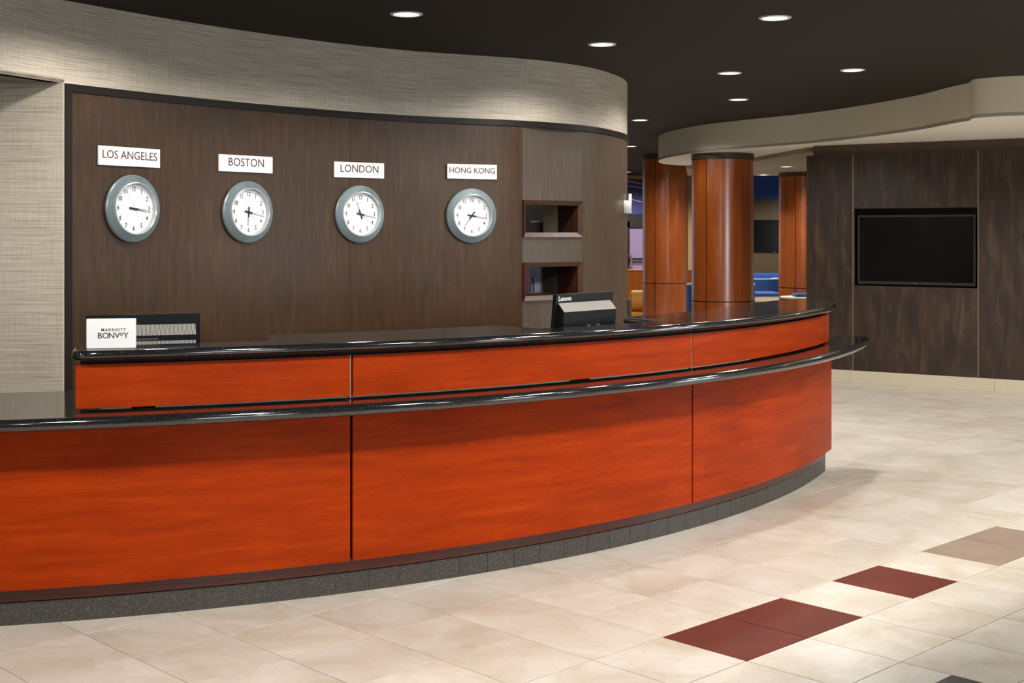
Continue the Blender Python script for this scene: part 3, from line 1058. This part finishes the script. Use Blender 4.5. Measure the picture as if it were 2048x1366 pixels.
# ------------------------------------------------------------------ things on the desk
def monitor(x, label, vented, H=0.485, turn=0.0):
    a = sight(x, 5.74)
    p = pol(5.74, a)
    t = empty('desktop_computer', (p[0], p[1], 0.755), math.radians(a + turn))
    tag(t, label, 'computer', 'all in one computers on the staff side of the desk')
    w = 0.243
    top_y = -0.05                                # screen leans towards the lobby at its top
    def yb(z):                                   # back plane of the slab at height z
        return -0.012 + (top_y + 0.012) * (z - 0.13) / (H - 0.13)
    z_a, z_b, z_c = H - 0.046, H - 0.092, 0.20
    link('screen_shell', extrude_me([(yb(0.13), 0.13), (yb(H), H), (yb(H) + 0.022, H), (yb(0.13) + 0.022, 0.13)], 'x', -w, w), BLACKP, t, world=False)
    w2 = w - 0.018
    hs = link('rear_housing', extrude_me([(yb(z_a), z_a), (yb(z_b) - 0.045, z_b), (yb(z_c) - 0.045, z_c), (yb(z_c) - 0.001, z_c - 0.03)], 'x', -w2, w2), BLACKP, t, world=False)
    sl = 0.0012
    band = extrude_me([(yb(z_a) - sl, z_a), (yb(z_b) - 0.045 - sl, z_b + sl), (yb(z_b) - 0.043, z_b + sl), (yb(z_a), z_a - 0.003)], 'x', -w2 + 0.002, w2 - 0.002)
    b = link('vent_band', band, VENT if vented else GREYP, t, world=False)
    tag(b, 'light grey vent band' if vented else 'light grey sloping band')
    if vented:
        z1 = H - 0.116
        link('vent_band', box_me(-w2 + 0.004, w2 - 0.004, yb(z1) - 0.0475, yb(z1) - 0.044, z1 - 0.07, z1), VENT, t, world=False)
        link('label_plate', box_me(-0.06, 0.06, yb(z1) - 0.049, yb(z1) - 0.046, z1 + 0.004, z1 + 0.012), GREYB, t, world=False)
    else:
        o = link('lettering', text_me('Lenovo', 0.036, 0.0005, 1.0, bold=0.0008), SIGNW, t, world=False)
        o.location = (-w + 0.072, yb(H - 0.024) - 0.001, H - 0.024)
        o.rotation_euler = (math.atan2(-(top_y + 0.012), H - 0.13) * 1.0, 0, 0)
        o2 = link('lettering', text_me('ThinkCentre', 0.018, 0.0004, 1.0), SIGNW, t, world=False)
        o2.location = (w2 - 0.022, yb(0.33) - 0.0465, 0.33)
        o2.rotation_euler = (0, math.radians(-90), 0)
        link('hinge_bracket', boxes_me([(-0.03, -0.005, yb(0.3) - 0.06, yb(0.3) - 0.045, 0.345, 0.36), (0.05, 0.075, yb(0.3) - 0.06, yb(0.3) - 0.045, 0.345, 0.36)]), SILVER, t, world=False)
    link('stand_neck', extrude_me([(-0.045, 0.012), (-0.03, 0.24), (0.0, 0.24), (0.02, 0.012)], 'x', -0.05, 0.05), BLACKP, t, world=False)
    link('stand_base', box_me(-0.11, 0.11, -0.09, 0.11, 0, 0.012, 0.003), BLACKP, t, world=False)
    return t


monitor(286, 'black computer with a slotted vent band behind the white sign block', True)
monitor(1156, 'black computer with a grey band and white lettering by the wall niches', False, 0.525, 7)

a_ = sight(223, 6.10)
pp = pol(6.10, a_)
sg = empty('sign_block', (pp[0], pp[1], 1.12), math.radians(a_ - 8))
tag(sg, 'white acrylic sign block standing on the left end of the desk top', 'sign')
link('block', box_me(-0.099, 0.099, -0.014, 0.014, 0.0, 0.124, 0.004, 3), ACRYL, sg, world=False)
for txt, size, x, z, sp, bold in (('MARRIOTT', 0.0165, 0.010, 0.077, 1.3, 0.0003), ('B', 0.034, -0.045, 0.053, 1, 0.0002), ('O', 0.034, -0.022, 0.053, 1, 0.0002), ('N', 0.034, 0.002, 0.053, 1, 0.0002),
                                  ('V', 0.034, 0.025, 0.053, 1, 0.0002), ('O', 0.0175, 0.042, 0.0585, 1, 0.0005), ('Y', 0.034, 0.060, 0.053, 1, 0.0002)):
    o = link('lettering', text_me(txt, size, 0.0003, 1.0, spacing=sp, bold=bold), INKK, sg, world=False)
    o.location = (x, -0.0146, z)
link('underline', box_me(0.036, 0.048, -0.0148, -0.0140, 0.044, 0.0448), MUSTARD, sg, world=False)

# ------------------------------------------------------------------ recessed ceiling lights
RING_ME = lathe_me([(0.070, 0.004), (0.073, -0.001), (0.078, -0.006), (0.092, -0.005), (0.096, 0.0)], 40)
DISC_ME = lathe_me([(0, -0.0015), (0.0715, -0.0015)], 40)


def downlight(x, y, z, label, power=1.0, on=True, color=(1.0, 0.95, 0.88), size=160, aim=None):
    t = empty('recessed_light', (x, y, z))
    tag(t, label, 'ceiling light', 'recessed ceiling lights')
    link('trim_ring', RING_ME, WHITE, t, world=False)
    link('diffuser', DISC_ME, LIT, t, world=False)
    if on:
        l = bpy.data.lights.new('downlight', 'SPOT')
        l.energy = SPOT_W * power
        l.spot_size = math.radians(size)
        l.spot_blend = 0.45
        l.shadow_soft_size = 0.06 if aim is None else 0.13
        l.color = color
        o = bpy.data.objects.new('downlight_lamp', l)
        COL.objects.link(o)
        o.parent = t
        o.location = (0, 0, -0.02)
        if aim is not None:
            o.rotation_euler = (Vector(aim) - Vector((x, y, z - 0.02))).to_track_quat('-Z', 'Y').to_euler()
    return t


def ceil_pt(x, y, z):
    d = (z - EYE) * F_PX / (HORIZON - y)
    return ((x - 1024) / F_PX * d, d)


for x, y, z, pw, lab in (
        (813, 28, Z_CEIL, 1.0, 'recessed ceiling light nearest the grasscloth bulkhead'),
        (1204, 88.5, Z_CEIL, 1.0, 'recessed ceiling light above the rounded end of the bulkhead'),
        (1550, 35.5, Z_CEIL, 1.0, 'recessed ceiling light highest at the right of the dark ceiling'),
        (1459, 146, Z_CEIL, 1.0, 'recessed ceiling light left of the pair in the middle of the dark ceiling'),
        (1705, 140, Z_CEIL, 1.5, 'recessed ceiling light closest to the television wall'),
        (1477, 199, Z_CEIL, 1.4, 'recessed ceiling light above the cream bulkhead near the glossy column'),
        (1280, 240, Z_CEIL, 1.0, 'recessed ceiling light just right of the bulkhead end'),
        (1261, 292.5, Z_CEIL, 2.2, 'farthest recessed light beside the curved wall edge'),
        (1573, 333, Z_LOUNGE, 0.8, 'recessed light in the grey ceiling by the half hidden column'),
        (1527, 349.5, Z_LOUNGE, 0.8, 'recessed light in the grey ceiling right of the glossy column')):
    q = ceil_pt(x, y, z)
    downlight(q[0], q[1], z, lab, pw)
ORD = ('first', 'second', 'third', 'fourth', 'fifth', 'sixth', 'seventh', 'eighth', 'ninth', 'tenth', 'eleventh')
k = 0
for a, r, pw in ((3, 8.3, 2.3), (15, 8.3, 2.3), (26, 8.3, 2.3), (37, 8.3, 2.3), (48, 8.3, 2.3), (58, 8.2, 1.8), (12, 10.2, 0.3), (28, 10.2, 0.35), (42, 10.2, 0.5), (54, 10.2, 0.7), (68, 9.4, 0.9)):
    q = pol(r, a)
    if q[1] < 7.1 or abs(q[0] / q[1]) > 0.39:
        row = 'the row nearest the reception desk' if r < 9 else 'the second row out from the reception desk'
        if r > 9.9 and a == 12: k = 0
        downlight(q[0], q[1], Z_CEIL, '%s recessed ceiling light from the left in %s' % (ORD[k % 6], row), pw, size=88 if r < 9 else 160, aim=pol(R_PANEL, a) + (0.58,) if r < 9 else None)
        k += 1
downlight(-1.75, 6.75, Z_CEIL, 'recessed ceiling light over the staff aisle, above the view', 0.8)
downlight(-0.35, 10.9, Z_CEIL, 'added fill light in the office ceiling behind the curved wall', 0.5)  # added lamp, gives the office behind the niches some light
downlight(3.3, 5.0, Z_CEIL, 'added fill light above the red floor tiles, over the view', 0.75)  # extra lamp put in to brighten the dim floor at lower right
for q, w_ in (((5.6, 11.6), 'in the white bulkhead underside before the television wall'), ((5.0, 8.2), 'in the dark ceiling right of the view'), ((7.4, 10.8), 'in the white bulkhead underside farthest right')):
    downlight(q[0], q[1], Z_UNDER if q[1] > 10 else Z_CEIL, 'recessed light ' + w_, 1.0)

# ------------------------------------------------------------------ lounge behind the columns
FAR = 29.2
wall_far = empty('wall_lounge', (4.0, FAR, 0))
tag(wall_far, 'far lounge wall in blue and olive panels', kind='structure')
X0, X1 = (1470 - 1024) / F_PX * FAR, 10.3
zz = lambda y: EYE - (y - HORIZON) / F_PX * FAR
link('blue_panel', box_me(X0, X1, FAR, FAR + 0.1, zz(399), Z_CEIL), BLUEP, wall_far)
link('olive_panel', box_me(X0, X1, FAR - 0.02, FAR + 0.1, 0, zz(399)), OLIVE, wall_far)
link('tan_panel', box_me(0.2, X0, FAR, FAR + 0.1, zz(358), Z_CEIL), TAN, wall_far)
link('tan_panel', box_me((1305 - 1024) / F_PX * FAR, X0, FAR, FAR + 0.1, 0, zz(358)), TAN, wall_far)
link('tan_panel', box_me(0.2, 1.9, FAR, FAR + 0.1, 0, zz(358)), TAN, wall_far)
# lit window board and door at the left of the lounge
wx0, wx1 = 1.9, (1305 - 1024) / F_PX * FAR
w5 = empty('window_5', ((wx0 + wx1) / 2, FAR, zz(428)))
tag(w5, 'blue dusk window with light streaks above the lounge door', kind='structure')
link('pane', box_me(wx0, wx1, FAR + 0.02, FAR + 0.06, zz(428), zz(358)), DUSK, w5)
for ya, yb_ in ((362, 368), (371.5, 376), (397, 404)):
    xa, xb = (1256 - 1024) / F_PX * FAR, (1284 - 1024) / F_PX * FAR
    z_a, z_b = zz(ya), zz(yb_)
    me = extrude_me([(xa, z_a - 0.006), (xb, z_b - 0.006), (xb, z_b + 0.006), (xa, z_a + 0.006)], 'y', FAR + 0.005, FAR + 0.018)
    link('light_streak_slat', me, WHITE, w5)  # thin white slats imitate outside lights and reflections on the pane
d1 = empty('door_1', ((wx0 + wx1) / 2, FAR, 0))
tag(d1, 'dark framed glass door with lavender curtain and push bar', kind='structure')
link('door_curtain', box_me(wx0, wx1, FAR + 0.05, FAR + 0.07, 0, zz(455)), PURPLE, d1)
link('door_frame', boxes_me([(wx0, wx1, FAR, FAR + 0.06, zz(455), zz(428)), ((1255 - 1024) / F_PX * FAR, (1259.5 - 1024) / F_PX * FAR, FAR, FAR + 0.04, 0, zz(443))]), GAP, d1)
link('push_bar', box_me((1257 - 1024) / F_PX * FAR, wx1, FAR - 0.05, FAR - 0.01, zz(520), zz(516)), GAP, d1)
hx = (1262 - 1024) / F_PX * FAR
link('pull_handle', boxes_me([(hx - 0.02, hx + 0.02, FAR - 0.07, FAR - 0.05, zz(537), zz(511)), (hx - 0.06, hx, FAR - 0.07, FAR, zz(513), zz(511)), (hx - 0.06, hx, FAR - 0.07, FAR, zz(537), zz(535))]), SILVER, d1)


def X_(x, d): return (x - 1024) / F_PX * d
def Z_(y, d): return EYE - (y - HORIZON) / F_PX * d


# wooden partition and bench
part = empty('low_partition', (X_(1300, 23.2), 23.2, 0))
tag(part, 'low honey wood partition behind the bench left of the columns', 'partition')
link('panel', box_me(X_(1200, 23.2), X_(1440, 23.2), 23.2, 23.3, 0.02, Z_(541, 23.2)), ORANGE, part)
link('cap_rail', box_me(X_(1200, 23.2), X_(1440, 23.2), 23.17, 23.33, Z_(541, 23.2), Z_(539.5, 23.2)), MUSTARD, part)
bench = empty('bench', (X_(1270, 22.3), 22.4, 0))
tag(bench, 'low mustard bench along the wood partition', 'bench')
link('seat', box_me(X_(1225, 22.3), X_(1310, 22.3), 22.0, 22.9, 0.12, 0.27, 0.03, 3), MUSTARD, bench)
link('plinth', box_me(X_(1228, 22.3), X_(1307, 22.3), 22.05, 22.85, 0, 0.12), ORANGE, bench)
bm = bmesh.new()
rad = 0.178
prof = [(0.0, 0.0), (rad - 0.05, 0.0), (rad - 0.015, 0.018), (rad, 0.06), (rad, 0.84), (rad - 0.015, 0.882), (rad - 0.05, 0.90), (0, 0.90)]
me = lathe_me(prof, 36)
me.transform(Matrix.Translation((X_(1260, 22.4), 22.4, 0.27 + rad)) @ Matrix.Rotation(math.radians(90), 4, 'Y'))
bol = link('bolster_cushion', me, MUSTARD)
tag(bol, 'mustard yellow round bolster lying on the lounge bench', 'cushion')
bm.free()
gp = link('service_post', box_me(X_(1257, 13.4), X_(1263.5, 13.4), 13.4, 13.55, 0, Z_(600, 13.4), 0.004), GREYB)
tag(gp, 'grey low post at the far end of the curved wall', 'post')


def armchair(loc, rz, label, s=1.0):
    t = empty('tub_chair', loc, rz)
    tag(t, label, 'chair', 'blue lounge chairs')
    R_ = 0.38 * s
    P = [(R_ * math.sin(math.radians(a)), R_ * -math.cos(math.radians(a))) for a in range(-120, 121, 10)]
    br = link('backrest', strip_me(P, 0.12, 0.74 * s, 0.09), BLUE, t, world=False)
    link('piping', strip_me([(x * 1.01, y * 1.01) for x, y in P], 0.74 * s, 0.74 * s + 0.025, 0.1), PIPING, br, world=False)
    link('seat', lathe_me([(0, 0.14), (0.29 * s, 0.14), (0.29 * s, 0.40), (0.26 * s, 0.43), (0, 0.43)], 32), BLUE, t, world=False)
    for k in range(4):
        a = math.radians(45 + 90 * k)
        o = link('leg', lathe_me([(0.018, 0), (0.022, 0.13)], 10), TRIMD, t, world=False)
        o.location = (0.24 * s * math.cos(a), 0.24 * s * math.sin(a), 0)
    return t


armchair((X_(1441, 17.9), 17.9, 0), 0.2, 'blue tub chair glimpsed between the two nearer columns', 1.2)
armchair((X_(1524, 26.4), 26.4, 0), 0.0, 'blue tub chair before the blue sofa, right of the glossy column', 0.9)
sofa = empty('sofa', (X_(1535, 28.4), 28.5, 0))
tag(sofa, 'long blue sofa against the olive lounge wall', 'sofa')
link('backrest', box_me(X_(1440, 28.6), X_(1660, 28.6), 28.75, 29.0, 0.2, Z_(546, 28.8), 0.05, 3), BLUE, sofa)
link('seat', box_me(X_(1440, 28.6), X_(1660, 28.6), 28.05, 28.75, 0.14, 0.44, 0.05, 3), BLUE, sofa)
link('plinth', box_me(X_(1445, 28.6), X_(1655, 28.6), 28.1, 29.0, 0.0, 0.14), ORANGE, sofa)
ban = empty('banquette', (X_(1540, 24.6), 24.6, 0))
tag(ban, 'blue cushioned banquette with a cream front panel', 'banquette')
link('seat', box_me(X_(1450, 24.6), X_(1561, 24.6), 24.45, 25.2, Z_(593, 24.5), Z_(586, 24.5), 0.02, 2), BLUE, ban)
link('front_panel', box_me(X_(1450, 24.6), X_(1561, 24.6), 24.47, 25.15, 0.0, Z_(593, 24.5)), CREAM, ban)
link('plinth', box_me(X_(1450, 24.6), X_(1561, 24.6), 24.44, 24.47, 0.0, Z_(603, 24.5)), ORANGE, ban)
rb = empty('round_seat', (X_(1606, 18.0), 18.0, 0))
tag(rb, 'dark blue round seat with a cream rim in front of the half hidden column', 'seat')
link('seat', lathe_me([(0.0, 0.0), (0.20, 0.0), (0.25, 0.3), (0.30, 0.70), (0.0, 0.70)], 48), mat('navy_upholstery', lin(24, 40, 82), 0.7), rb, world=False)
link('rim', lathe_me([(0.295, 0.70), (0.31, 0.715), (0.305, 0.73), (0.0, 0.73)], 48), CREAM, rb, world=False)
link('cushion', box_me(-0.13, 0.22, -0.16, 0.12, 0.73, 0.775, 0.02, 2), BLUE, rb, world=False)
ftv = empty('lounge_television', (X_(1532, FAR), FAR - 0.06, Z_(503, FAR)))
tag(ftv, 'dark screen on the olive lounge wall between the columns', 'television')
link('screen', box_me(X_(1470, FAR), X_(1600, FAR), FAR - 0.07, FAR - 0.022, Z_(503, FAR), Z_(440, FAR), 0.004), SCREEN, ftv)
link('logo_mark', box_me(X_(1546, FAR), X_(1549.5, FAR), FAR - 0.078, FAR - 0.07, Z_(505, FAR), Z_(503.5, FAR)), SILVER, ftv)
for x, y, pw, w_ in ((1.9, 24.5, 3.4, 'over the low wood partition'), (4.6, 26.5, 3.6, 'over the blue tub chair before the sofa'), (6.6, 27.5, 2.4, 'over the right end of the sofa'),
                     (2.4, 27.6, 3.0, 'before the glass door'), (5.9, 23.0, 2.4, 'between banquette and half hidden column'), (4.7, 18.6, 0.8, 'over the round seat')):
    downlight(x, y, Z_CEIL if y > 20.75 else Z_LOUNGE, 'added lounge fill light ' + w_, pw)  # unseen lamps added so the lounge gets bright enough
